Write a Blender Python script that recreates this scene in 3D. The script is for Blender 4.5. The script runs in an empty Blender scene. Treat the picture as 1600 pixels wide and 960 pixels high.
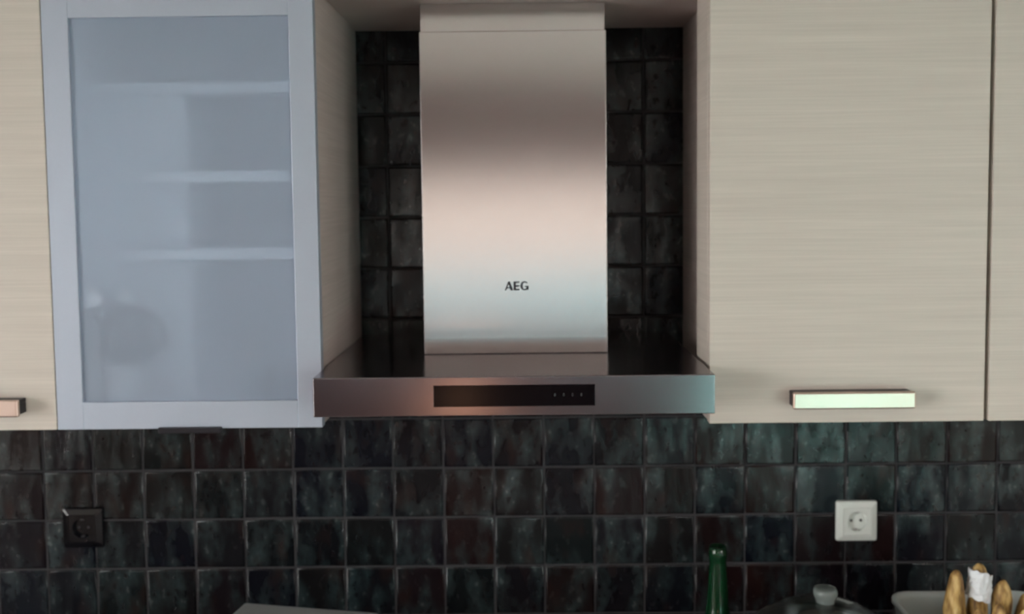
import bpy, bmesh, math, random
from mathutils import Matrix, Vector
random.seed(7)
scene = bpy.context.scene
COL = scene.collection
PI = math.pi

# ------------------------------------------------------------------ camera
PITCH, YAW, ROLL, FPX, PY = 0.0632, -0.0072, 0.0114, 1491.92, 407.14
CAM = Vector((0.0098, -1.8705, 1.7817))
c, s = math.cos(YAW), math.sin(YAW)
r0, f0, zz = Vector((c, -s, 0)), Vector((s, c, 0)), Vector((0, 0, 1))
F = math.cos(PITCH) * f0 - math.sin(PITCH) * zz
U = math.sin(PITCH) * f0 + math.cos(PITCH) * zz
c, s = math.cos(ROLL), math.sin(ROLL)
RR = c * r0 - s * U
UU = s * r0 + c * U
cd = bpy.data.cameras.new('camera')
cam = bpy.data.objects.new('camera', cd); COL.objects.link(cam)
m = Matrix.Identity(4)
for i in range(3):
    m[i][0], m[i][1], m[i][2], m[i][3] = RR[i], UU[i], -F[i], CAM[i]
cam.matrix_world = m
cd.sensor_fit = 'HORIZONTAL'; cd.sensor_width = 36.0
cd.lens = FPX / 1600 * 36.0
cd.shift_y = (PY - 480) / 1600
cd.clip_start = 0.02; cd.clip_end = 200
cd.dof.use_dof = True                    # the phone focused a little short: everything is slightly soft
cd.dof.focus_distance = 1.05
cd.dof.aperture_fstop = 5.6
scene.camera = cam

# ------------------------------------------------------------------ light
vs = scene.view_settings
vs.view_transform = 'Standard'; vs.look = 'None'; vs.gamma = 1.0; vs.use_curve_mapping = False
vs.exposure = 2.6

world = bpy.data.worlds.new('sky'); scene.world = world
world.use_nodes = True
wn = world.node_tree.nodes; wl = world.node_tree.links
bg = wn['Background']
# bright overcast sky: warm white at the horizon, a little bluer overhead
wtc = wn.new('ShaderNodeTexCoord'); wsep = wn.new('ShaderNodeSeparateXYZ'); wramp = wn.new('ShaderNodeValToRGB')
wl.new(wtc.outputs['Generated'], wsep.inputs[0]); wl.new(wsep.outputs['Z'], wramp.inputs[0])
wramp.color_ramp.elements[0].position = 0.0; wramp.color_ramp.elements[0].color = (1.0, 0.945, 0.93, 1)
wramp.color_ramp.elements[1].position = 0.9; wramp.color_ramp.elements[1].color = (0.87, 0.92, 1.0, 1)
wl.new(wramp.outputs[0], bg.inputs[0]); bg.inputs[1].default_value = 3.0

sd = bpy.data.lights.new('sun', 'SUN'); sd.energy = 1.0; sd.angle = math.radians(0.6); sd.color = (1.0, 0.93, 0.82)
sun = bpy.data.objects.new('sun', sd); COL.objects.link(sun)
sun.location = (1, 3, 8)
sun.rotation_euler = Vector((-0.35, -0.85, -0.80)).to_track_quat('-Z', 'Y').to_euler()

def portal(name, loc, size, rot):
    d = bpy.data.lights.new(name, 'AREA'); d.shape = 'RECTANGLE'; d.size, d.size_y = size
    d.cycles.is_portal = True
    o = bpy.data.objects.new(name, d); COL.objects.link(o); o.location = loc; o.rotation_euler = rot
    return o

# ------------------------------------------------------------------ materials
MATS = {}
def mat(name):
    M = bpy.data.materials.new(name); M.use_nodes = True
    MATS[name] = M
    nt = M.node_tree
    return M, nt, nt.nodes, nt.links, nt.nodes['Principled BSDF']

def plain(name, col, rough=0.5, metal=0.0, spec=0.5, noise=0.06, nscale=40.0, bump=0.0, **kw):
    M, nt, N, L, P = mat(name)
    P.inputs['Roughness'].default_value = rough
    P.inputs['Metallic'].default_value = metal
    P.inputs['Specular IOR Level'].default_value = spec
    for k, v in kw.items(): P.inputs[k].default_value = v
    tc = N.new('ShaderNodeTexCoord'); nz = N.new('ShaderNodeTexNoise')
    nz.inputs['Scale'].default_value = nscale; nz.inputs['Detail'].default_value = 3
    L.new(tc.outputs['Object'], nz.inputs['Vector'])
    mx = N.new('ShaderNodeMix'); mx.data_type = 'RGBA'
    a = [max(0, v * (1 - noise)) for v in col]; b = [min(1, v * (1 + noise)) for v in col]
    mx.inputs[6].default_value = (*a, 1); mx.inputs[7].default_value = (*b, 1)
    L.new(nz.outputs['Fac'], mx.inputs[0]); L.new(mx.outputs[2], P.inputs['Base Color'])
    if bump:
        bp = N.new('ShaderNodeBump'); bp.inputs['Strength'].default_value = bump; bp.inputs['Distance'].default_value = 0.001
        L.new(nz.outputs['Fac'], bp.inputs['Height']); L.new(bp.outputs[0], P.inputs['Normal'])
    return M

def stretched(N, L, scale, detail=4, dims='3D', w=None):
    g = N.new('ShaderNodeNewGeometry'); mp = N.new('ShaderNodeMapping')
    mp.inputs['Scale'].default_value = scale
    L.new(g.outputs['Position'], mp.inputs['Vector'])
    nz = N.new('ShaderNodeTexNoise'); nz.noise_dimensions = dims
    nz.inputs['Scale'].default_value = 1.0; nz.inputs['Detail'].default_value = detail
    L.new(mp.outputs[0], nz.inputs['Vector'])
    if w is not None: L.new(w, nz.inputs['W'])
    return nz

def ramp(N, L, src, stops):
    r = N.new('ShaderNodeValToRGB')
    e = r.color_ramp.elements
    while len(e) < len(stops): e.new(0.5)
    for el, (p, col) in zip(e, stops):
        el.position = p; el.color = (*col, 1)
    L.new(src, r.inputs[0])
    return r

def wood(name, dark, light, rough=0.42):
    M, nt, N, L, P = mat(name)
    n1 = stretched(N, L, (5, 5, 330), 5)       # fine horizontal grain
    n2 = stretched(N, L, (1.3, 2, 60), 3)      # broader bands
    mm = N.new('ShaderNodeMath'); mm.operation = 'MULTIPLY_ADD'
    mm.inputs[1].default_value = 0.62
    L.new(n1.outputs['Fac'], mm.inputs[0])
    m2 = N.new('ShaderNodeMath'); m2.operation = 'MULTIPLY'; m2.inputs[1].default_value = 0.38
    L.new(n2.outputs['Fac'], m2.inputs[0]); L.new(m2.outputs[0], mm.inputs[2])
    r = ramp(N, L, mm.outputs[0], [(0.30, dark), (0.52, [(a + b) / 2 for a, b in zip(dark, light)]), (0.70, light)])
    L.new(r.outputs[0], P.inputs['Base Color'])
    P.inputs['Roughness'].default_value = rough
    bp = N.new('ShaderNodeBump'); bp.inputs['Strength'].default_value = 0.12; bp.inputs['Distance'].default_value = 0.0006
    L.new(n1.outputs['Fac'], bp.inputs['Height']); L.new(bp.outputs[0], P.inputs['Normal'])
    return M

def steel(name, col, rough, grain=(3, 3, 500), dr=0.008):
    M, nt, N, L, P = mat(name)
    n1 = stretched(N, L, grain, 3)
    r = ramp(N, L, n1.outputs['Fac'], [(0.3, [v * 0.995 for v in col]), (0.7, [min(1, v * 1.005) for v in col])])
    L.new(r.outputs[0], P.inputs['Base Color'])
    mr = N.new('ShaderNodeMapRange'); mr.inputs['To Min'].default_value = rough - dr / 2; mr.inputs['To Max'].default_value = rough + dr / 2
    L.new(n1.outputs['Fac'], mr.inputs['Value']); L.new(mr.outputs[0], P.inputs['Roughness'])
    P.inputs['Metallic'].default_value = 1.0
    return M

def tile_mat(name):
    M, nt, N, L, P = mat(name)
    oi = N.new('ShaderNodeObjectInfo')
    w = N.new('ShaderNodeMath'); w.operation = 'MULTIPLY'; w.inputs[1].default_value = 37.0
    L.new(oi.outputs['Random'], w.inputs[0])
    base = ramp(N, L, oi.outputs['Random'], [(0.0, (0.003, 0.005, 0.010)), (0.25, (0.005, 0.004, 0.006)), (0.45, (0.004, 0.007, 0.008)),
                                             (0.65, (0.012, 0.005, 0.005)), (0.82, (0.004, 0.006, 0.011)), (1.0, (0.008, 0.007, 0.007))])
    n1 = stretched(N, L, (26, 26, 11), 3, '4D', w.outputs[0])     # vertical patina streaks
    n2 = stretched(N, L, (70, 70, 45), 4, '4D', w.outputs[0])
    mk = ramp(N, L, n1.outputs['Fac'], [(0.45, (0, 0, 0)), (0.74, (1, 1, 1))])
    pat = ramp(N, L, n2.outputs['Fac'], [(0.30, (0.006, 0.010, 0.013)), (0.55, (0.026, 0.043, 0.046)), (0.72, (0.055, 0.082, 0.082))])
    mx = N.new('ShaderNodeMix'); mx.data_type = 'RGBA'
    L.new(mk.outputs[0], mx.inputs[0]); L.new(base.outputs[0], mx.inputs[6]); L.new(pat.outputs[0], mx.inputs[7])
    # rusty tints in other streaks
    n3 = stretched(N, L, (26, 26, 12), 3, '4D', w.outputs[0])
    mp = N.new('ShaderNodeMath'); mp.operation = 'MULTIPLY'
    rk = ramp(N, L, n3.outputs['Fac'], [(0.55, (0, 0, 0)), (0.72, (1, 1, 1))])
    L.new(rk.outputs[0], mp.inputs[0]); mp.inputs[1].default_value = 0.55
    mx2 = N.new('ShaderNodeMix'); mx2.data_type = 'RGBA'
    L.new(mp.outputs[0], mx2.inputs[0]); L.new(mx.outputs[2], mx2.inputs[6]); mx2.inputs[7].default_value = (0.026, 0.011, 0.008, 1)
    L.new(mx2.outputs[2], P.inputs['Base Color'])
    mr = N.new('ShaderNodeMapRange'); mr.inputs['To Min'].default_value = 0.16; mr.inputs['To Max'].default_value = 0.34
    L.new(n2.outputs['Fac'], mr.inputs['Value']); L.new(mr.outputs[0], P.inputs['Roughness'])
    ms = N.new('ShaderNodeMapRange'); ms.inputs['To Min'].default_value = 0.22; ms.inputs['To Max'].default_value = 0.75
    L.new(mk.outputs[0], ms.inputs['Value']); L.new(ms.outputs[0], P.inputs['Specular IOR Level'])
    bp = N.new('ShaderNodeBump'); bp.inputs['Strength'].default_value = 0.8; bp.inputs['Distance'].default_value = 0.0035
    L.new(n1.outputs['Fac'], bp.inputs['Height']); L.new(bp.outputs[0], P.inputs['Normal'])
    return M

def frosted(name):
    M, nt, N, L, P = mat(name)
    out = N['Material Output']
    N.remove(P)
    d = N.new('ShaderNodeBsdfDiffuse'); d.inputs[0].default_value = (0.66, 0.77, 0.98, 1)
    r = N.new('ShaderNodeBsdfRefraction'); r.inputs[0].default_value = (0.86, 0.92, 0.97, 1); r.inputs['Roughness'].default_value = 0.09; r.inputs['IOR'].default_value = 1.15
    g = N.new('ShaderNodeBsdfGlossy'); g.inputs['Roughness'].default_value = 0.35; g.inputs[0].default_value = (0.9, 0.95, 1, 1)
    tr = N.new('ShaderNodeBsdfTranslucent'); tr.inputs[0].default_value = (0.88, 0.93, 1.0, 1)
    nz = stretched(N, L, (900, 900, 900), 2)
    mr = N.new('ShaderNodeMapRange'); mr.inputs['To Min'].default_value = 0.54; mr.inputs['To Max'].default_value = 0.58
    L.new(nz.outputs['Fac'], mr.inputs['Value'])
    tp = N.new('ShaderNodeBsdfTransparent'); tp.inputs[0].default_value = (0.90, 0.95, 1.0, 1)
    m0 = N.new('ShaderNodeMixShader'); m0.inputs[0].default_value = 0.45; L.new(r.outputs[0], m0.inputs[1]); L.new(tp.outputs[0], m0.inputs[2])
    m1 = N.new('ShaderNodeMixShader'); L.new(mr.outputs[0], m1.inputs[0]); L.new(d.outputs[0], m1.inputs[1]); L.new(m0.outputs[0], m1.inputs[2])
    m2 = N.new('ShaderNodeMixShader'); m2.inputs[0].default_value = 0.28; L.new(m1.outputs[0], m2.inputs[1]); L.new(tr.outputs[0], m2.inputs[2])
    m3 = N.new('ShaderNodeMixShader'); m3.inputs[0].default_value = 0.05; L.new(m2.outputs[0], m3.inputs[1]); L.new(g.outputs[0], m3.inputs[2])
    L.new(m3.outputs[0], out.inputs[0])
    return M

def clear_solid(name, ior):
    M, nt, N, L, P = mat(name)
    out = N['Material Output']; N.remove(P)
    r = N.new('ShaderNodeBsdfTransparent'); r.inputs[0].default_value = (0.97, 0.98, 0.99, 1)
    L.new(r.outputs[0], out.inputs[0])
    return M

def clear_glass(name, tint, gloss=0.12, rough=0.03):
    """thin clear glass: mostly straight-through with a sharp surface reflection"""
    M, nt, N, L, P = mat(name)
    out = N['Material Output']; N.remove(P)
    t = N.new('ShaderNodeBsdfTransparent'); t.inputs[0].default_value = (*tint, 1)
    g = N.new('ShaderNodeBsdfGlossy'); g.inputs['Roughness'].default_value = rough
    lw = N.new('ShaderNodeLayerWeight'); lw.inputs[0].default_value = 0.35
    mm = N.new('ShaderNodeMath'); mm.operation = 'MULTIPLY_ADD'; mm.inputs[1].default_value = 0.6; mm.inputs[2].default_value = gloss
    L.new(lw.outputs['Fresnel'], mm.inputs[0])
    mx = N.new('ShaderNodeMixShader'); L.new(mm.outputs[0], mx.inputs[0]); L.new(t.outputs[0], mx.inputs[1]); L.new(g.outputs[0], mx.inputs[2])
    L.new(mx.outputs[0], out.inputs[0])
    return M

WOOD = wood('pale_oak', (0.54, 0.485, 0.43), (0.65, 0.585, 0.52))
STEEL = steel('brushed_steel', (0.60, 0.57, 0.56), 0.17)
STEELH = steel('canopy_steel', (0.27, 0.245, 0.265), 0.19)  # same steel as the chimney, its dark reflections put into the colour
ALU = plain('satin_aluminium', (0.42, 0.465, 0.55), 0.5, 0.45, noise=0.02, nscale=300)
ALUH = steel('handle_aluminium', (0.64, 0.50, 0.43), 0.30, (500, 3, 3))
TILE = tile_mat('dark_slate_tile')
GROUT = plain('grout', (0.040, 0.038, 0.042), 0.9, noise=0.2, nscale=60)
FROST = frosted('frosted_glass')
CLEARP = clear_solid('pane_back', 1.2)
BLACKG = plain('black_glass', (0.004, 0.003, 0.004), 0.15, spec=0.15, noise=0.1)
INK = plain('dark_print', (0.02, 0.018, 0.03), 0.5)
ICON = plain('grey_print', (0.009, 0.009, 0.011), 0.5)
WHITEP = plain('white_plastic', (0.72, 0.76, 0.72), 0.35, noise=0.02)
HOLE = plain('socket_hole', (0.03, 0.03, 0.035), 0.6)
CLIP = plain('earth_clip', (0.6, 0.6, 0.58), 0.3, 1.0)
BLACKP = plain('black_plastic', (0.004, 0.004, 0.006), 0.16, noise=0.1)
CARC = wood('carcass', (0.44, 0.37, 0.345), (0.55, 0.47, 0.44), 0.55)
INNER = plain('cabinet_lining', (0.68, 0.72, 0.78), 0.6, noise=0.03)
PULL = plain('dark_pull', (0.03, 0.028, 0.034), 0.4, 0.6)  # finger pull's own dark; on handles it paints the shaded sides
PLASTER = plain('plaster', (0.62, 0.52, 0.46), 0.9, noise=0.03, nscale=8, bump=0.1)
TERRA = plain('warm_plaster', (0.085, 0.030, 0.032), 0.9, noise=0.04, nscale=6, bump=0.1)
CEIL = plain('ceiling_paint', (0.75, 0.70, 0.66), 0.9, noise=0.02, nscale=5)
FLOORM = plain('floor_tile', (0.13, 0.09, 0.075), 0.4, noise=0.1, nscale=4)
WORK = plain('worktop_stone', (0.035, 0.034, 0.036), 0.35, noise=0.3, nscale=200)
FRAMEM = plain('window_frame_paint', (0.75, 0.75, 0.74), 0.4, noise=0.02)
PANE = clear_glass('window_glass', (0.96, 0.98, 0.97), 0.02)
PAVE = plain('paving', (0.40, 0.37, 0.35), 0.9, noise=0.15, nscale=3)
GRASS = plain('lawn', (0.25, 0.57, 0.48), 0.9, noise=0.3, nscale=3)
HEDGEM = plain('hedge_leaf', (0.036, 0.080, 0.092), 0.8, noise=0.5, nscale=9)
FACADE = plain('cream_render', (0.132, 0.105, 0.091), 0.9, noise=0.05, nscale=2)

# ------------------------------------------------------------------ mesh helpers
def link(name, me, material=None, parent=None, loc=None):
    o = bpy.data.objects.new(name, me); COL.objects.link(o)
    if material is not None and me is not None: 
        me.materials.clear(); me.materials.append(material)
    if parent is not None:
        o.parent = parent
    if loc is not None: o.location = loc
    return o

def from_bm(bm, name, smooth=False):
    bmesh.ops.recalc_face_normals(bm, faces=bm.faces)
    me = bpy.data.meshes.new(name); bm.to_mesh(me); bm.free()
    if smooth:
        for p in me.polygons: p.use_smooth = True
    return me

def add_box(bm, x0, x1, y0, y1, z0, z1, bev=0.0, seg=2):
    r = bmesh.ops.create_cube(bm, size=1)
    vs_ = r['verts']
    for v in vs_:
        v.co = Vector(((x0 + x1) / 2 + v.co.x * (x1 - x0), (y0 + y1) / 2 + v.co.y * (y1 - y0), (z0 + z1) / 2 + v.co.z * (z1 - z0)))
    if bev > 0:
        es = list({e for v in vs_ for e in v.link_edges})
        bmesh.ops.bevel(bm, geom=es, offset=bev, segments=seg, affect='EDGES', profile=0.5)

def boxmesh(name, *boxes, bev=0.0, seg=2):
    bm = bmesh.new()
    for b in boxes: add_box(bm, *b, bev=bev, seg=seg)
    return from_bm(bm, name)

def box(name, dims, material, parent=None, bev=0.0015, seg=2):
    """dims in world space; the object's origin is kept at the parent's origin"""
    x0, x1, y0, y1, z0, z1 = dims
    off = parent_loc(parent)
    me = boxmesh(name, (x0 - off.x, x1 - off.x, y0 - off.y, y1 - off.y, z0 - off.z, z1 - off.z), bev=bev, seg=seg)
    return link(name, me, material, parent)

def parent_loc(p):
    v = Vector((0, 0, 0))
    while p is not None:
        v += p.location; p = p.parent
    return v

def lathe_bm(bm, profile, n=40, cx=0, cy=0, cz=0):
    rings = []
    for r, z in profile:
        if r < 1e-6:
            rings.append([bm.verts.new((cx, cy, cz + z))])
        else:
            rings.append([bm.verts.new((cx + r * math.cos(2 * PI * i / n), cy + r * math.sin(2 * PI * i / n), cz + z)) for i in range(n)])
    for a, b in zip(rings, rings[1:]):
        for i in range(n):
            j = (i + 1) % n
            if len(a) == 1 and len(b) == 1: continue
            if len(a) == 1: bm.faces.new((a[0], b[i], b[j]))
            elif len(b) == 1: bm.faces.new((a[i], a[j], b[0]))
            else: bm.faces.new((a[i], a[j], b[j], b[i]))

def lathe(name, profile, material, parent=None, loc=(0, 0, 0), n=40):
    bm = bmesh.new(); lathe_bm(bm, profile, n)
    return link(name, from_bm(bm, name, True), material, parent, loc)

def empty(name, loc, rz=0.0):
    o = bpy.data.objects.new(name, None); COL.objects.link(o)
    o.location = loc; o.rotation_euler = (0, 0, rz); o.empty_display_size = 0.05
    return o

def tag(o, label=None, cat=None, group=None, kind=None):
    if label: o['label'] = label
    if cat: o['category'] = cat
    if group: o['group'] = group
    if kind: o['kind'] = kind
    return o

def struct(o, label=None):
    o['kind'] = 'structure'
    if label: o['label'] = label
    return o

# ------------------------------------------------------------------ room shell
XL, XR, YB, ZC = -2.7, 2.9, -5.2, 2.6
struct(box('floor', (XL, XR, YB, 0.1, -0.05, 0.0), FLOORM, bev=0))
struct(box('ceiling', (XL - .1, XR + .1, YB - .1, 0.2, ZC, ZC + 0.1), CEIL, bev=0))

def wall_with_holes(name, axis, a0, a1, d0, d1, holes, material, z0=0.0, z1=ZC):
    """wall along x (axis 'x', thickness d0..d1 in y) or along y; holes = (a_lo, a_hi, z_lo, z_hi)"""
    bm = bmesh.new()
    cuts = sorted({a0, a1, *[h[0] for h in holes], *[h[1] for h in holes]})
    for lo, hi in zip(cuts, cuts[1:]):
        zs = [(z0, z1)]
        for h in holes:
            if h[0] <= lo + 1e-6 and h[1] >= hi - 1e-6:
                nz_ = []
                for p, q in zs:
                    if h[2] > p: nz_.append((p, h[2]))
                    if h[3] < q: nz_.append((h[3], q))
                zs = nz_
        for p, q in zs:
            if axis == 'x': add_box(bm, lo, hi, d0, d1, p, q)
            else: add_box(bm, d0, d1, lo, hi, p, q)
    return struct(link(name, from_bm(bm, name), material))

W1 = (-1.25, 1.05, 0.88, 1.96)          # wide window behind the photographer
W2 = (1.40, 2.80, 0.03, 2.08)           # glazed garden door beside it
W3 = (-3.4, -1.5, 0.50, 2.30)           # wide window in the left wall (y range)
W4 = (-4.9, -2.6, 0.60, 2.30)           # window in the right wall
wall_with_holes('wall_south', 'x', XL - .1, XR + .1, YB - 0.12, YB, [W1, W2], TERRA)
wall_with_holes('wall_west', 'y', YB, 0.2, XL - 0.12, XL, [W3], PLASTER)
wall_with_holes('wall_east', 'y', YB, 0.2, XR, XR + 0.12, [W4], PLASTER)

def window(name, axis, h, d, mullions):
    lo, hi, z0, z1 = h
    o = struct(empty(name, (0, 0, 0)))
    def bar(nm, a0, a1, q0, q1, t=0.03, mt=FRAMEM):
        dims = (a0, a1, d - t, d + t, q0, q1) if axis == 'x' else (d - t, d + t, a0, a1, q0, q1)
        return box(nm, dims, mt, o, bev=0.003 if mt is FRAMEM else 0)
    w = 0.05
    bar('frame_rail', lo, hi, z0, z0 + w); bar('frame_rail', lo, hi, z1 - w, z1)
    bar('frame_stile', lo, lo + w, z0 + w, z1 - w); bar('frame_stile', hi - w, hi, z0 + w, z1 - w)
    for q in mullions: bar('mullion', q - 0.025, q + 0.025, z0 + w, z1 - w)
    ed = [lo + w] + [v for q in mullions for v in (q - .025, q + .025)] + [hi - w]
    for a, b in zip(ed[::2], ed[1::2]): bar('pane', a, b, z0 + w, z1 - w, 0.003, PANE)
    return o
window('window_1', 'x', W1, YB - 0.06, [-0.9])
window('door_1', 'x', W2, YB - 0.06, [2.08])
window('window_2', 'y', W3, XL - 0.06, [-2.45])
window('window_3', 'y', W4, XR + 0.06, [-3.5])
portal('sky_portal_window', ((W1[0] + W1[1]) / 2, YB - 0.14, (W1[2] + W1[3]) / 2), (W1[1] - W1[0], W1[3] - W1[2]), (PI / 2, 0, 0))
portal('sky_portal_door', ((W2[0] + W2[1]) / 2, YB - 0.14, (W2[2] + W2[3]) / 2), (W2[1] - W2[0], W2[3] - W2[2]), (PI / 2, 0, 0))
portal('sky_portal_side', (XL - 0.14, (W3[0] + W3[1]) / 2, (W3[2] + W3[3]) / 2), (W3[3] - W3[2], W3[1] - W3[0]), (0, -PI / 2, 0))
portal('sky_portal_east', (XR + 0.14, (W4[0] + W4[1]) / 2, (W4[2] + W4[3]) / 2), (W4[3] - W4[2], W4[1] - W4[0]), (0, PI / 2, 0))

# outside, seen only as reflections in the steel: lawn, hedge, sunlit house wall
struct(box('ground', (-30, 30, -40, 25, -0.25, -0.12), PAVE, bev=0))
struct(box('lawn', (1.1, 7.5, -9.4, -5.5, -0.119, -0.06), GRASS, bev=0))
struct(box('hedge', (-8, 8, -10.4, -9.6, -0.12, 0.86), HEDGEM, bev=0.08))
struct(box('neighbour_wall', (-11, 9, -15.6, -15.0, -0.12, 4.2), FACADE, bev=0))

# ------------------------------------------------------------------ tiled wall
wall = struct(link('wall_north', boxmesh('wall_north', (XL - .1, XR + .1, 0.012, 0.2, 0.0, ZC)), PLASTER))
X0 = 0.0549                              # a vertical joint
box('grout', (X0 - 1.7, X0 + 1.6, 0.0020, 0.012, 0.90, 1.45), GROUT, wall, bev=0)
box('grout', (X0 - 0.4, X0 + 0.3, 0.0020, 0.012, 1.4501, 2.15), GROUT, wall, bev=0)
TW = 0.0968
bmT = bmesh.new()
add_box(bmT, -TW / 2, TW / 2, 0.0, 0.010, -TW / 2, TW / 2)
fe = [e for e in bmT.edges if all(v.co.y < 0.001 for v in e.verts)]
bmesh.ops.bevel(bmT, geom=fe, offset=0.0035, segments=2, affect='EDGES', profile=0.6)
TILE_ME = from_bm(bmT, 'tile', True)
TILE_ME.materials.append(TILE)
for p in TILE_ME.polygons:
    p.use_smooth = len(p.vertices) == 4 and p.area < 0.001
def put_tile(ix, z0, cut=1.0):
    t = bpy.data.objects.new('tile', TILE_ME); COL.objects.link(t); t.parent = wall
    t.location = (X0 + 0.1 * ix + 0.05 + random.uniform(-.0006, .0006), random.uniform(-.0006, .0006), z0 + 0.05 * cut + random.uniform(-.0006, .0006))
    t.rotation_euler = (random.uniform(-.006, .006), random.uniform(-.003, .003), random.uniform(-.008, .008))
    if cut < 1: t.scale = (1, 1, cut - 0.02)
for ix in range(-17, 16):
    put_tile(ix, 0.90, 0.5)
    for k in range(5): put_tile(ix, 0.95 + 0.1 * k)
for ix in range(-4, 3):
    for k in range(7): put_tile(ix, 1.45 + 0.1 * k)

# ------------------------------------------------------------------ wall cabinets
ZB, ZT = 1.4290, 2.107                   # doors
YD, YK = -0.395, -0.375                  # door front, carcass front
def handle(parent, x0, x1, z0=1.4565, z1=1.4825):
    """square D handle: a flat bar on two feet, all pressed from one piece"""
    h = box('handle', (x0, x1, -0.426, -0.417, z0, z1), ALUH, parent, bev=0.0025, seg=3)
    off = parent_loc(parent)
    box('handle_top', (x0 + 0.002, x1 - 0.002, -0.4171, YD, z1 - 0.0075, z1 - 0.0012), PULL, h, bev=0.001)  # shade on the upper side put into a dark material
    for xx in (x0 + 0.002, x1 - 0.010): box('handle_foot', (xx, xx + 0.008, -0.4171, YD, z0 + 0.002, z1 - 0.0076), PULL, h, bev=0.001)  # shaded ends painted dark the same way
    return h

def cabinet(name, x0, x1, label, hx, door_gap=(0.0015, 0.0015)):
    o = tag(empty(name, ((x0 + x1) / 2, -0.19, ZB)), label, 'cabinet')
    t = 0.018; zb, zt = ZB + 0.002, ZT + 0.02
    box('side_panel', (x0, x0 + t, YK, -0.002, zb, zt), CARC, o)
    box('side_panel', (x1 - t, x1, YK, -0.002, zb, zt), CARC, o)
    box('bottom_panel', (x0 + t, x1 - t, YK, -0.002, zb, zb + t), CARC, o)
    box('top_panel', (x0 + t, x1 - t, YK, -0.002, zt - t, zt), CARC, o)
    box('back_panel', (x0 + t, x1 - t, -0.010, -0.002, zb + t, zt - t), INNER, o, bev=0)
    d = box('door', (x0 + door_gap[0], x1 - door_gap[1], YD, YK - 0.001, ZB, ZT), WOOD, o, bev=0.0012)
    if hx: handle(d, *hx)
    return o
RC = cabinet('wall_cabinet', 0.3310, 0.7355, 'pale oak wall cabinet right of the hood with a bright bar handle', (0.4272, 0.6138), (-0.0260, 0.003))
box('filler_strip', (0.3050, 0.3308, YK, -0.287, ZB + 0.002, 2.110), WOOD, RC)
cabinet('wall_cabinet', 0.7365, 1.19, 'pale oak wall cabinet at the far right, cut by the frame', (0.95, 1.14), (0.003, 0.0015))
cabinet('wall_cabinet', -1.17, -0.7185, 'pale oak wall cabinet at the far left, handle end just in view', (-0.950, -0.7632), (0.0015, 0.0002))

# glass-fronted cabinet
gx0, gx1 = -0.7175, -0.3012
G = tag(empty('glass_cabinet', ((gx0 + gx1) / 2, -0.19, ZB)), 'wall cabinet with frosted glass door in a satin aluminium frame', 'cabinet')
t = 0.018; zb, zt = ZB + 0.002, ZT + 0.02
box('side_panel', (gx0, gx0 + t, YK, -0.002, zb, zt), INNER, G)
box('side_panel', (gx1 - t, gx1, YK, -0.002, zb, zt), CARC, G)
box('bottom_panel', (gx0 + t, gx1 - t, YK, -0.002, zb, zb + t), INNER, G)
box('top_panel', (gx0 + t, gx1 - t, YK, -0.002, zt - t, zt), INNER, G)
box('side_lining', (gx1 - t - 0.003, gx1 - t, YK + 0.001, -0.0105, zb + t, zt - t), INNER, G, bev=0)
box('back_panel', (gx0 + t, gx1 - t, -0.010, -0.002, zb + t, zt - t), INNER, G, bev=0)
for zs in (1.690, 1.816):
    box('shelf', (gx0 + t, gx1 - t - 0.0035, -0.315, -0.011, zs, zs + 0.018), INNER, G)
box('shelf', (gx0 + t, gx1 - t - 0.0035, -0.290, -0.011, 1.962, 1.980), INNER, G)
# made-up pale boxes, added near the glass so the left bay looks lighter
for za, zc_ in ((zb + t + 0.0005, 1.6895), (1.7085, 1.8155), (1.8345, 1.9615)):
    box('pale_backdrop', (gx0 + t + 0.0005, -0.541, -0.268, -0.0105, za, zc_), INNER, G)
bm = bmesh.new()
off = parent_loc(G)
fx0, fx1, fw = gx0 + 0.0004, gx1 + 0.0004, 0.041
for b in ((fx0, fx0 + fw, ZB, ZT), (fx1 - fw + .003, fx1, ZB, ZT), (fx0 + fw, fx1 - fw + .003, ZB, ZB + 0.0435), (fx0 + fw, fx1 - fw + .003, ZT - 0.040, ZT)):
    add_box(bm, b[0] - off.x, b[1] - off.x, YD - off.y, YK - 0.001 - off.y, b[2] - off.z, b[3] - off.z, bev=0.001, seg=2)
D = link('door', from_bm(bm, 'door'), ALU, G); D['label'] = 'satin aluminium door frame'
PN = box('glass_pane', (fx0 + fw - 0.006, fx1 - fw + 0.009, -0.3905, -0.3865, ZB + 0.038, ZT - 0.034), FROST, D, bev=0); PN['label'] = 'frosted glass pane'
PN.data.materials.append(CLEARP)
for pf in PN.data.polygons: pf.material_index = 0 if pf.normal.y < -0.5 else 1
pu = box('finger_pull', (-0.557, -0.458, -0.4025, -0.3952, ZB - 0.0055, ZB + 0.0030), PULL, D, bev=0.001); pu['label'] = 'dark finger pull under the door'

# panel that closes the niche above the hood
br = box('bridging_panel', (-0.3008, 0.3305, YK, -0.002, 2.1107, 2.1287), CARC)
tag(br, 'wooden panel bridging the two cabinets above the hood chimney', 'panel')

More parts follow.
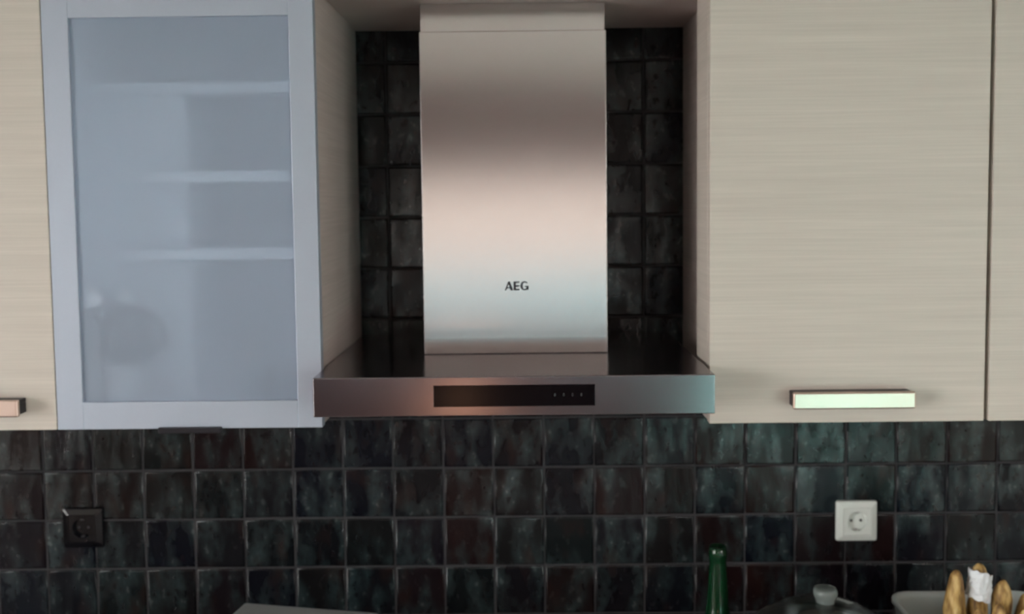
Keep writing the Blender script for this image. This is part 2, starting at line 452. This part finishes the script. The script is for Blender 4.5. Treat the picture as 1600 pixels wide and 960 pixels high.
# ------------------------------------------------------------------ things in the glass cabinet
zf = zb + t + 0.0006
dish = tag(empty('casserole_dish', (-0.630, -0.325, zf)), 'low grey dish behind the frosted glass under the dark jug', 'dish')
DISHM = plain('grey_stoneware', (0.36, 0.38, 0.40), 0.5)
lathe('bowl', [(0, 0), (0.036, 0), (0.040, 0.02), (0.042, 0.068), (0.043, 0.070), (0.043, 0.074), (0, 0.074)], DISHM, dish, n=32)
lathe('knob', [(0, 0.074), (0.010, 0.074), (0.0, 0.0745)], DISHM, dish, n=16)
JUGM = plain('dark_glaze', (0.012, 0.016, 0.022), 0.4, noise=0.3)
jug = tag(empty('jug', (-0.630, -0.325, zf + 0.0752)), 'dark lidded jug seen dimly through the frosted glass', 'jug')
lathe('body', [(0, 0), (0.032, 0), (0.040, 0.012), (0.043, 0.035), (0.041, 0.062), (0.034, 0.080), (0.030, 0.086), (0.027, 0.086), (0.031, 0.078), (0.034, 0.02), (0, 0.008)], JUGM, jug, n=32)
bm = bmesh.new()
prev = None
for k in range(13):
    a = -PI / 2 + PI * k / 12
    cx_, cz_ = 0.038 + 0.024 * math.cos(a), 0.045 + 0.026 * math.sin(a)
    ring = [bm.verts.new((cx_ + 0.005 * math.cos(b) * math.cos(a), 0.005 * math.sin(b), cz_ + 0.005 * math.cos(b) * math.sin(a))) for b in [2 * PI * q / 8 for q in range(8)]]
    if prev:
        for q in range(8): bm.faces.new((prev[q], prev[(q + 1) % 8], ring[(q + 1) % 8], ring[q]))
    prev = ring
hd = link('handle', from_bm(bm, 'jug_handle', True), JUGM, jug)
CAPW = plain('white_cap', (0.92, 0.93, 0.94), 0.4, noise=0.01)
CRUET = clear_glass('cruet_glass', (0.93, 0.95, 0.96), 0.08)
jl = lathe('jug_lid', [(0, 0.0862), (0.029, 0.0862), (0.027, 0.090), (0.012, 0.094), (0, 0.095)], JUGM, jug, n=28)
lathe('lid_knob', [(0, 0.094), (0.006, 0.094), (0.0075, 0.098), (0.0115, 0.104), (0.012, 0.110), (0.009, 0.116), (0, 0.118)], CAPW, jl, n=20)['label'] = 'white lid knob'
for x_, yy_, lab in ((-0.6655, -0.3655, 'slim glass cruet with a white cap, beside the dark jug'),):
    cr = tag(empty('cruet', (x_, yy_, zf)), lab, 'cruet')
    lathe('bottle', [(0, 0), (0.0070, 0), (0.0080, 0.01), (0.0080, 0.11), (0.006, 0.145), (0.006, 0.176), (0, 0.176)], CRUET, cr, n=20)
    lathe('cap', [(0, 0.172), (0.0095, 0.172), (0.0115, 0.178), (0.0115, 0.190), (0.0075, 0.199), (0, 0.200)], CAPW, cr, n=20)
GLS = clear_glass('blue_tumbler_glass', (0.70, 0.84, 0.90), 0.10, 0.25)
tb = tag(empty('tumbler', (-0.425, -0.30, zf)), 'tall pale blue tumbler seen dimly through the frosted glass', 'tumbler')
lathe('body', [(0, 0), (0.024, 0), (0.030, 0.13), (0.028, 0.13), (0.0225, 0.008), (0, 0.008)], GLS, tb, n=28)

# ------------------------------------------------------------------ cooker hood
HZ0, HZ1 = 1.4613, 1.5206
H = tag(empty('cooker_hood', (0, -0.2, HZ0)), 'stainless steel chimney cooker hood between the wall cabinets', 'cooker hood')
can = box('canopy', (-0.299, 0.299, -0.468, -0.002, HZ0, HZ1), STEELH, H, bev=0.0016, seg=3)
cp = box('control_panel', (-0.1193, 0.1208, -0.4687, -0.466, 1.4755, 1.5077), BLACKG, can, bev=0.0005); cp['label'] = 'black glass control strip'
bm = bmesh.new()
off = parent_loc(H)
for k in range(4):
    add_box(bm, 0.060 + 0.013 * k - off.x, 0.0625 + 0.013 * k - off.x, -0.46895 - off.y, -0.46865 - off.y, 1.490 - off.z, 1.4945 - off.z)
ic = link('touch_marks', from_bm(bm, 'touch_marks'), ICON, can)
box('filter_panel', (-0.27, 0.27, -0.44, -0.03, HZ0 - 0.004, HZ0 + 0.001), STEELH, can, bev=0.001)
ch = box('chimney', (-0.1527, 0.1590, -0.2583, -0.0015, HZ1 + 0.0002, 2.0635), STEEL, H, bev=0.0012, seg=2)
up = box('chimney_extension', (-0.1508, 0.1571, -0.2564, -0.0018, 2.0500, 2.1100), STEEL, H, bev=0.001)

# maker's lettering on the chimney, built from strokes
def poly(bm, pts, y0, y1, sx, sz, ox, oz):
    a = [bm.verts.new((ox + x * sx, y0, oz + z * sz)) for x, z in pts]
    b = [bm.verts.new((ox + x * sx, y1, oz + z * sz)) for x, z in pts]
    bm.faces.new(a); bm.faces.new(b[::-1])
    for i in range(len(a)):
        j = (i + 1) % len(a); bm.faces.new((a[j], a[i], b[i], b[j]))
bm = bmesh.new()
hs = 0.0150; oz = 1.6288 - off.z; yb_, yf_ = -0.2582 - off.y, -0.2587 - off.y
# A: thin left leg, heavy right leg, crossbar
ox = -0.0145
poly(bm, [(-0.02, 0), (0.17, 0), (0.54, 1), (0.38, 1)], yf_, yb_, hs, hs, ox, oz)
poly(bm, [(0.64, 0), (0.95, 0), (0.58, 1), (0.38, 1), (0.36, 0.95)], yf_, yb_, hs, hs, ox, oz)
poly(bm, [(0.16, 0.24), (0.70, 0.24), (0.66, 0.36), (0.20, 0.36)], yf_, yb_, hs, hs, ox, oz)
# E
ox = 0.0005
poly(bm, [(-0.02, 0), (0.25, 0), (0.25, 1), (-0.02, 1)], yf_, yb_, hs, hs, ox, oz)
for z_ in (0, 0.41, 0.83): poly(bm, [(0.2, z_), (0.66, z_), (0.66, z_ + 0.17), (0.2, z_ + 0.17)], yf_, yb_, hs, hs, ox, oz)
# G
ox = 0.0114 + 0.0075; 
N_ = 22
outer, inner = [], []
for k in range(N_ + 1):
    a = math.radians(42 + (335 - 42) * k / N_)
    th = 0.13 + 0.15 * abs(math.sin(a / 2)) ** 2
    outer.append((0.48 * math.cos(a), 0.5 + 0.52 * math.sin(a)))
    inner.append(((0.48 - th) * math.cos(a), 0.5 + (0.52 - 0.165) * math.sin(a)))
for k in range(N_):
    poly(bm, [outer[k], outer[k + 1], inner[k + 1], inner[k]], yf_, yb_, hs, hs, ox, oz)
poly(bm, [(0.22, 0.06), (0.45, 0.06), (0.45, 0.50), (0.22, 0.50)], yf_, yb_, hs, hs, ox, oz)
poly(bm, [(0.02, 0.38), (0.45, 0.38), (0.45, 0.50), (0.02, 0.50)], yf_, yb_, hs, hs, ox, oz)
lt = link('lettering', from_bm(bm, 'lettering'), INK, ch); lt['label'] = 'dark AEG lettering'

# ------------------------------------------------------------------ sockets
def socket(name, cx, cz, mt, hole_mt, label, dark=False):
    y0 = -0.0012
    o = tag(empty(name, (cx, y0, cz)), label, 'socket')
    w, wi, dp = 0.0405, 0.0275, 0.0105
    # sloping frame ring around a square insert
    bm = bmesh.new()
    def sq(h, y, r=0.004, n=4):
        pts = []
        for qx, qz, a0 in ((1, 1, 0), (-1, 1, 90), (-1, -1, 180), (1, -1, 270)):
            for k in range(n):
                a = math.radians(a0 + 90 * k / (n - 1))
                pts.append(bm.verts.new((qx * (h - r) + r * math.cos(a), y, qz * (h - r) + r * math.sin(a))))
        return pts
    rings = [sq(w, 0), sq(w, -0.004), sq(w - 0.0015, -0.0065), sq(wi + 0.001, -dp, 0.003), sq(wi, -dp, 0.003), sq(wi, -dp + 0.004, 0.003)]
    for a, b in zip(rings, rings[1:]):
        for i in range(len(a)): bm.faces.new((a[i], a[(i + 1) % len(a)], b[(i + 1) % len(a)], b[i]))
    link('frame', from_bm(bm, 'socket_frame'), mt, o)
    # insert with round well
    bm = bmesh.new()
    n = 48; R = 0.0195; hi = wi - 0.0004
    yi = -dp + 0.0008
    sqp, ci, cb = [], [], []
    for k in range(n):
        a = 2 * PI * k / n; ca, sa = math.cos(a), math.sin(a)
        mxx = max(abs(ca), abs(sa))
        sqp.append(bm.verts.new((hi * ca / mxx, yi, hi * sa / mxx)))
        ci.append(bm.verts.new((R * ca, yi, R * sa)))
        cb.append(bm.verts.new((R * 0.97 * ca, yi + 0.0088, R * 0.97 * sa)))
    for k in range(n):
        j = (k + 1) % n
        bm.faces.new((sqp[k], sqp[j], ci[j], ci[k])); bm.faces.new((ci[k], ci[j], cb[j], cb[k]))
    bm.faces.new(cb)
    ins = link('insert', from_bm(bm, 'socket_insert'), mt, o)
    for sx in (-1, 1):
        bm = bmesh.new()
        r_ = bmesh.ops.create_cone(bm, cap_ends=True, segments=14, radius1=0.0027, radius2=0.0027, depth=0.0008)
        bmesh.ops.transform(bm, matrix=Matrix.Translation((sx * 0.0095, yi + 0.0082, 0)) @ Matrix.Rotation(PI / 2, 4, 'X'), verts=bm.verts)
        link('pin_hole', from_bm(bm, 'pin_hole'), hole_mt, ins)
    for sz in (-1, 1):
        box_me = boxmesh('earth_clip', (-0.0035, 0.0035, yi + 0.001, yi + 0.0085, sz * 0.0172 - 0.0012, sz * 0.0172 + 0.0012), bev=0.0004)
        link('earth_clip', box_me, CLIP if not dark else hole_mt, ins)
    return o
socket('wall_socket', 0.6748, 1.1374, WHITEP, HOLE, 'white square power socket on the tiles below the right cabinet')
socket('wall_socket', -0.8668, 1.1372, BLACKP, HOLE, 'black square power socket on the dark tiles at the left', True)

# ------------------------------------------------------------------ worktop (below the frame) and what stands on it
struct(box('worktop', (-2.2, 2.2, -0.62, 0.002, 0.862, 0.900), WORK, bev=0.003))
struct(box('base_units', (-2.2, 2.2, -0.58, 0.0, 0.0, 0.862), WOOD, bev=0.002))
ZW = 0.9005

# green glass bottle
GREEN = None
M, nt, N, L, P = mat('green_bottle_glass')
P.inputs['Base Color'].default_value = (0.012, 0.10, 0.035, 1); P.inputs['Roughness'].default_value = 0.06
P.inputs['Transmission Weight'].default_value = 0.75; P.inputs['IOR'].default_value = 1.45
nz = N.new('ShaderNodeTexNoise'); nz.inputs['Scale'].default_value = 30
rr = ramp(N, L, nz.outputs['Fac'], [(0.3, (0.010, 0.085, 0.030)), (0.7, (0.016, 0.12, 0.045))]); L.new(rr.outputs[0], P.inputs['Base Color'])
GREEN = M
bo = tag(empty('bottle', (0.3560, -0.215, ZW)), 'green glass bottle standing against the tiles, neck in view', 'bottle')
lathe('glass', [(0, 0.004), (0.030, 0), (0.036, 0.004), (0.0365, 0.075), (0.035, 0.095), (0.029, 0.120), (0.0225, 0.140), (0.0190, 0.165), (0.0165, 0.200), (0.0148, 0.236), (0.0148, 0.243),
                (0.0160, 0.245), (0.0160, 0.258), (0.0150, 0.261), (0.0147, 0.266), (0.0117, 0.266), (0.0115, 0.24), (0.0140, 0.20), (0.0165, 0.165), (0.020, 0.140), (0.0265, 0.118), (0.032, 0.095), (0.034, 0.01), (0, 0.012)], GREEN, bo, n=36)

# pot with glass lid
POTS = steel('pot_steel', (0.45, 0.45, 0.45), 0.25, (3, 3, 200))
LIDG = clear_glass('lid_glass', (0.80, 0.83, 0.82), 0.10, 0.06)
pot = tag(empty('cooking_pot', (0.5140, -0.315, ZW - 0.0000)), 'steel cooking pot, its glass lid just below the white socket', 'pot')
lathe('body', [(0, 0), (0.108, 0), (0.114, 0.006), (0.114, 0.150), (0.118, 0.153), (0.114, 0.154), (0.111, 0.150), (0.111, 0.008), (0, 0.006)], POTS, pot, n=56)
lid = lathe('lid', [(0.1165, 0.1545), (0.1165, 0.1585), (0.108, 0.166), (0.085, 0.184), (0.055, 0.199), (0.025, 0.2065), (0.0, 0.208), (0.0, 0.2045), (0.025, 0.203), (0.055, 0.1955), (0.085, 0.1805), (0.106, 0.163), (0.112, 0.1545)], LIDG, pot, n=56)
lid['label'] = 'domed clear glass lid'
lathe('lid_rim', [(0.1166, 0.1543), (0.1185, 0.1550), (0.1185, 0.1600), (0.1150, 0.1615), (0.1140, 0.1600), (0.1160, 0.1580)], POTS, lid, n=56)
KNOB = plain('clear_knob', (0.26, 0.30, 0.29), 0.15, 0.0, noise=0.1, **{'Transmission Weight': 0.5})
kn = lathe('lid_knob', [(0, 0.2060), (0.0150, 0.2060), (0.0165, 0.2080), (0.0160, 0.2110), (0.0185, 0.2150), (0.0198, 0.2200), (0.0198, 0.2260), (0.0180, 0.2300), (0.0140, 0.2315), (0, 0.2310)], KNOB, lid, n=28)
for sx in (-1, 1):
    bm = bmesh.new(); prev = None
    for k in range(11):
        a = PI * k / 10
        yy, xx = 0.035 * math.cos(a), sx * (0.112 + 0.030 * math.sin(a))
        ring = [bm.verts.new((xx + 0.004 * math.cos(q * PI / 3), yy, 0.125 + 0.004 * math.sin(q * PI / 3))) for q in range(6)]
        if prev:
            for q in range(6): bm.faces.new((prev[q], prev[(q + 1) % 6], ring[(q + 1) % 6], ring[q]))
        prev = ring
    link('pot_handle', from_bm(bm, 'pot_handle', True), POTS, pot)

# pale tub holding bread sticks
TUBM = plain('tub_plastic', (0.60, 0.66, 0.66), 0.35, noise=0.03, **{'Subsurface Weight': 0.0})
tub = tag(empty('tub', (0.795, -0.270, ZW)), 'pale rounded plastic tub at the right holding bread sticks', 'tub')
def rrect(bm, hx, hy, r, z, n=8):
    pts = []
    for qx, qy, a0 in ((1, 1, 0), (-1, 1, 90), (-1, -1, 180), (1, -1, 270)):
        for k in range(n):
            a = math.radians(a0 + 90 * k / (n - 1))
            pts.append(bm.verts.new((qx * (hx - r) + r * math.cos(a), qy * (hy - r) + r * math.sin(a), z)))
    return pts
bm = bmesh.new()
secs = [(0.105, 0.055, 0.03, 0.0), (0.112, 0.062, 0.034, 0.004), (0.130, 0.078, 0.04, 0.160), (0.134, 0.082, 0.042, 0.164), (0.134, 0.082, 0.042, 0.170), (0.129, 0.077, 0.039, 0.171), (0.126, 0.074, 0.038, 0.160), (0.108, 0.058, 0.03, 0.006)]
rg = [rrect(bm, *q) for q in secs]
for a, b in zip(rg, rg[1:]):
    for i in range(len(a)): bm.faces.new((a[i], a[(i + 1) % len(a)], b[(i + 1) % len(a)], b[i]))
bm.faces.new(rg[0][::-1]); bm.faces.new(rg[-1])
link('body', from_bm(bm, 'tub_body', True), TUBM, tub)

M, nt, N, L, P = mat('baked_crust')
n1 = stretched(N, L, (85, 85, 26), 4)
rr = ramp(N, L, n1.outputs['Fac'], [(0.30, (0.10, 0.045, 0.015)), (0.45, (0.30, 0.17, 0.05)), (0.58, (0.55, 0.36, 0.13)), (0.75, (0.72, 0.55, 0.27))])
L.new(rr.outputs[0], P.inputs['Base Color']); P.inputs['Roughness'].default_value = 0.6
bpn = N.new('ShaderNodeBump'); bpn.inputs['Distance'].default_value = 0.003; bpn.inputs['Strength'].default_value = 0.5
L.new(n1.outputs['Fac'], bpn.inputs['Height']); L.new(bpn.outputs[0], P.inputs['Normal'])
CRUST = M
def stick(name, base, top, r, material, seed):
    rnd = random.Random(seed)
    b, tp = Vector(base), Vector(top); ax = tp - b; ln = ax.length
    bm = bmesh.new(); rings = []
    n = 14; K = 16
    for k in range(K + 1):
        u = 0.5 - 0.5 * math.cos(PI * k / K)
        rad = r * (1 - (abs(2 * u - 1)) ** 5) ** 0.5 if 0 < k < K else 0
        rad *= 1 + 0.10 * math.sin(u * 16 + seed) + rnd.uniform(-.04, .04)
        if rad == 0: rings.append([bm.verts.new((0, 0, u * ln))])
        else: rings.append([bm.verts.new((rad * math.cos(2 * PI * i / n), rad * math.sin(2 * PI * i / n), u * ln)) for i in range(n)])
    for a, c_ in zip(rings, rings[1:]):
        for i in range(n):
            j = (i + 1) % n
            if len(a) == 1: bm.faces.new((a[0], c_[i], c_[j]))
            elif len(c_) == 1: bm.faces.new((a[i], a[j], c_[0]))
            else: bm.faces.new((a[i], a[j], c_[j], c_[i]))
    o = link(name, from_bm(bm, name, True), material)
    o.location = base; o.rotation_euler = ax.to_track_quat('Z', 'Y').to_euler()
    return o
zt0 = ZW + 0.0085
for k, (b_, t_, r_, lab) in enumerate([
        ((0.745, -0.265, zt0), (0.7405, -0.296, 1.152), 0.0165, 'tall golden bread stick at the left of the tub'),
        ((0.766, -0.300, zt0), (0.7640, -0.328, 1.098), 0.0110, 'short golden bread stick in front of the tall left one'),
        ((0.786, -0.262, zt0), (0.7830, -0.288, 1.160), 0.0165, 'bread stick wrapped by the white paper'),
        ((0.803, -0.302, zt0), (0.7970, -0.330, 1.108), 0.0125, 'golden bread stick in front of the white paper wrap'),
        ((0.826, -0.262, zt0), (0.8220, -0.290, 1.132), 0.0165, 'brown bread stick leaning right of the white paper wrap'),
        ((0.842, -0.302, zt0), (0.8380, -0.330, 1.098), 0.0125, 'short golden bread stick near the right frame edge'),
        ((0.866, -0.262, zt0), (0.8620, -0.290, 1.108), 0.0160, 'golden bread stick cut by the right frame edge')]):
    tag(stick('bread_stick', b_, t_, r_, CRUST, k + 3), lab, 'bread', 'bread sticks in the tub')
# crumpled white paper round the middle stick
bm = bmesh.new()
rnd = random.Random(4)
n, rings = 22, []
for k in range(9):
    u = k / 8
    ring = []
    for i in range(n):
        a = 2 * PI * i / n
        r_ = (0.0195 - 0.0015 * u) * (1 + rnd.uniform(-.07, .09)) * (1 + 0.06 * math.sin(3 * a + 4 * u))
        ring.append(bm.verts.new((r_ * math.cos(a), r_ * math.sin(a), -0.024 + 0.050 * u + rnd.uniform(-.0025, .0025) - 0.008 * math.cos(a - 0.6))))
    rings.append(ring)
for a, b in zip(rings, rings[1:]):
    for i in range(n): bm.faces.new((a[i], a[(i + 1) % n], b[(i + 1) % n], b[i]))
PAPER = plain('white_paper', (0.74, 0.77, 0.80), 0.6, noise=0.08, nscale=80)
pp = link('paper_wrap', from_bm(bm, 'paper_wrap'), PAPER); pp.location = (0.7834, -0.2850, 1.120); pp.rotation_euler = (0.10, -0.01, 0)
sm = pp.modifiers.new('thickness', 'SOLIDIFY'); sm.thickness = 0.0008
tag(pp, 'crumpled white paper wrapped round a bread stick in the tub', 'paper')

# pale grey bread bin, only its top edge reaches the frame
BIN = plain('grey_enamel', (0.33, 0.34, 0.34), 0.45, noise=0.04)
bb = tag(empty('bread_bin', (-0.385, -0.300, ZW), math.radians(-10.7)), 'pale grey bread bin, its flat lid showing at the bottom edge', 'bread bin')
link('body', boxmesh('bin_body', (-0.126, 0.126, -0.08, 0.088, 0.0, 0.125), bev=0.012, seg=3), BIN, bb)
ld = link('lid', boxmesh('bin_lid', (-0.129, 0.129, -0.083, 0.0925, 0.1255, 0.1595), bev=0.007, seg=3), BIN, bb)
link('lid_knob', boxmesh('bin_knob', (-0.03, 0.03, -0.095, -0.082, 0.134, 0.146), bev=0.004, seg=2), BIN, ld)

# ------------------------------------------------------------------ behind the camera: a lamp whose glow shows in the canopy
sb = struct(box('sideboard', (-1.1, 0.5, -5.15, -4.75, 0.0, 0.38), plain('dark_walnut', (0.05, 0.03, 0.025), 0.5), bev=0.004))
lamp = tag(empty('globe_lamp', (-0.36, -4.95, 0.3805)), 'small warm globe lamp reflected in the steel canopy front', 'lamp')
lathe('base', [(0, 0), (0.05, 0), (0.05, 0.012), (0.012, 0.02), (0.010, 0.10), (0, 0.10)], BLACKP, lamp, n=24)
M, nt, N, L, P = mat('lamp_glow')
P.inputs['Base Color'].default_value = (0.9, 0.7, 0.5, 1)
P.inputs['Emission Color'].default_value = (1.0, 0.50, 0.28, 1); P.inputs['Emission Strength'].default_value = 5.0
lathe('globe', [(0, 0.095), (0.03, 0.103), (0.050, 0.130), (0.055, 0.160), (0.050, 0.190), (0.03, 0.217), (0, 0.225)], M, lamp, n=24)
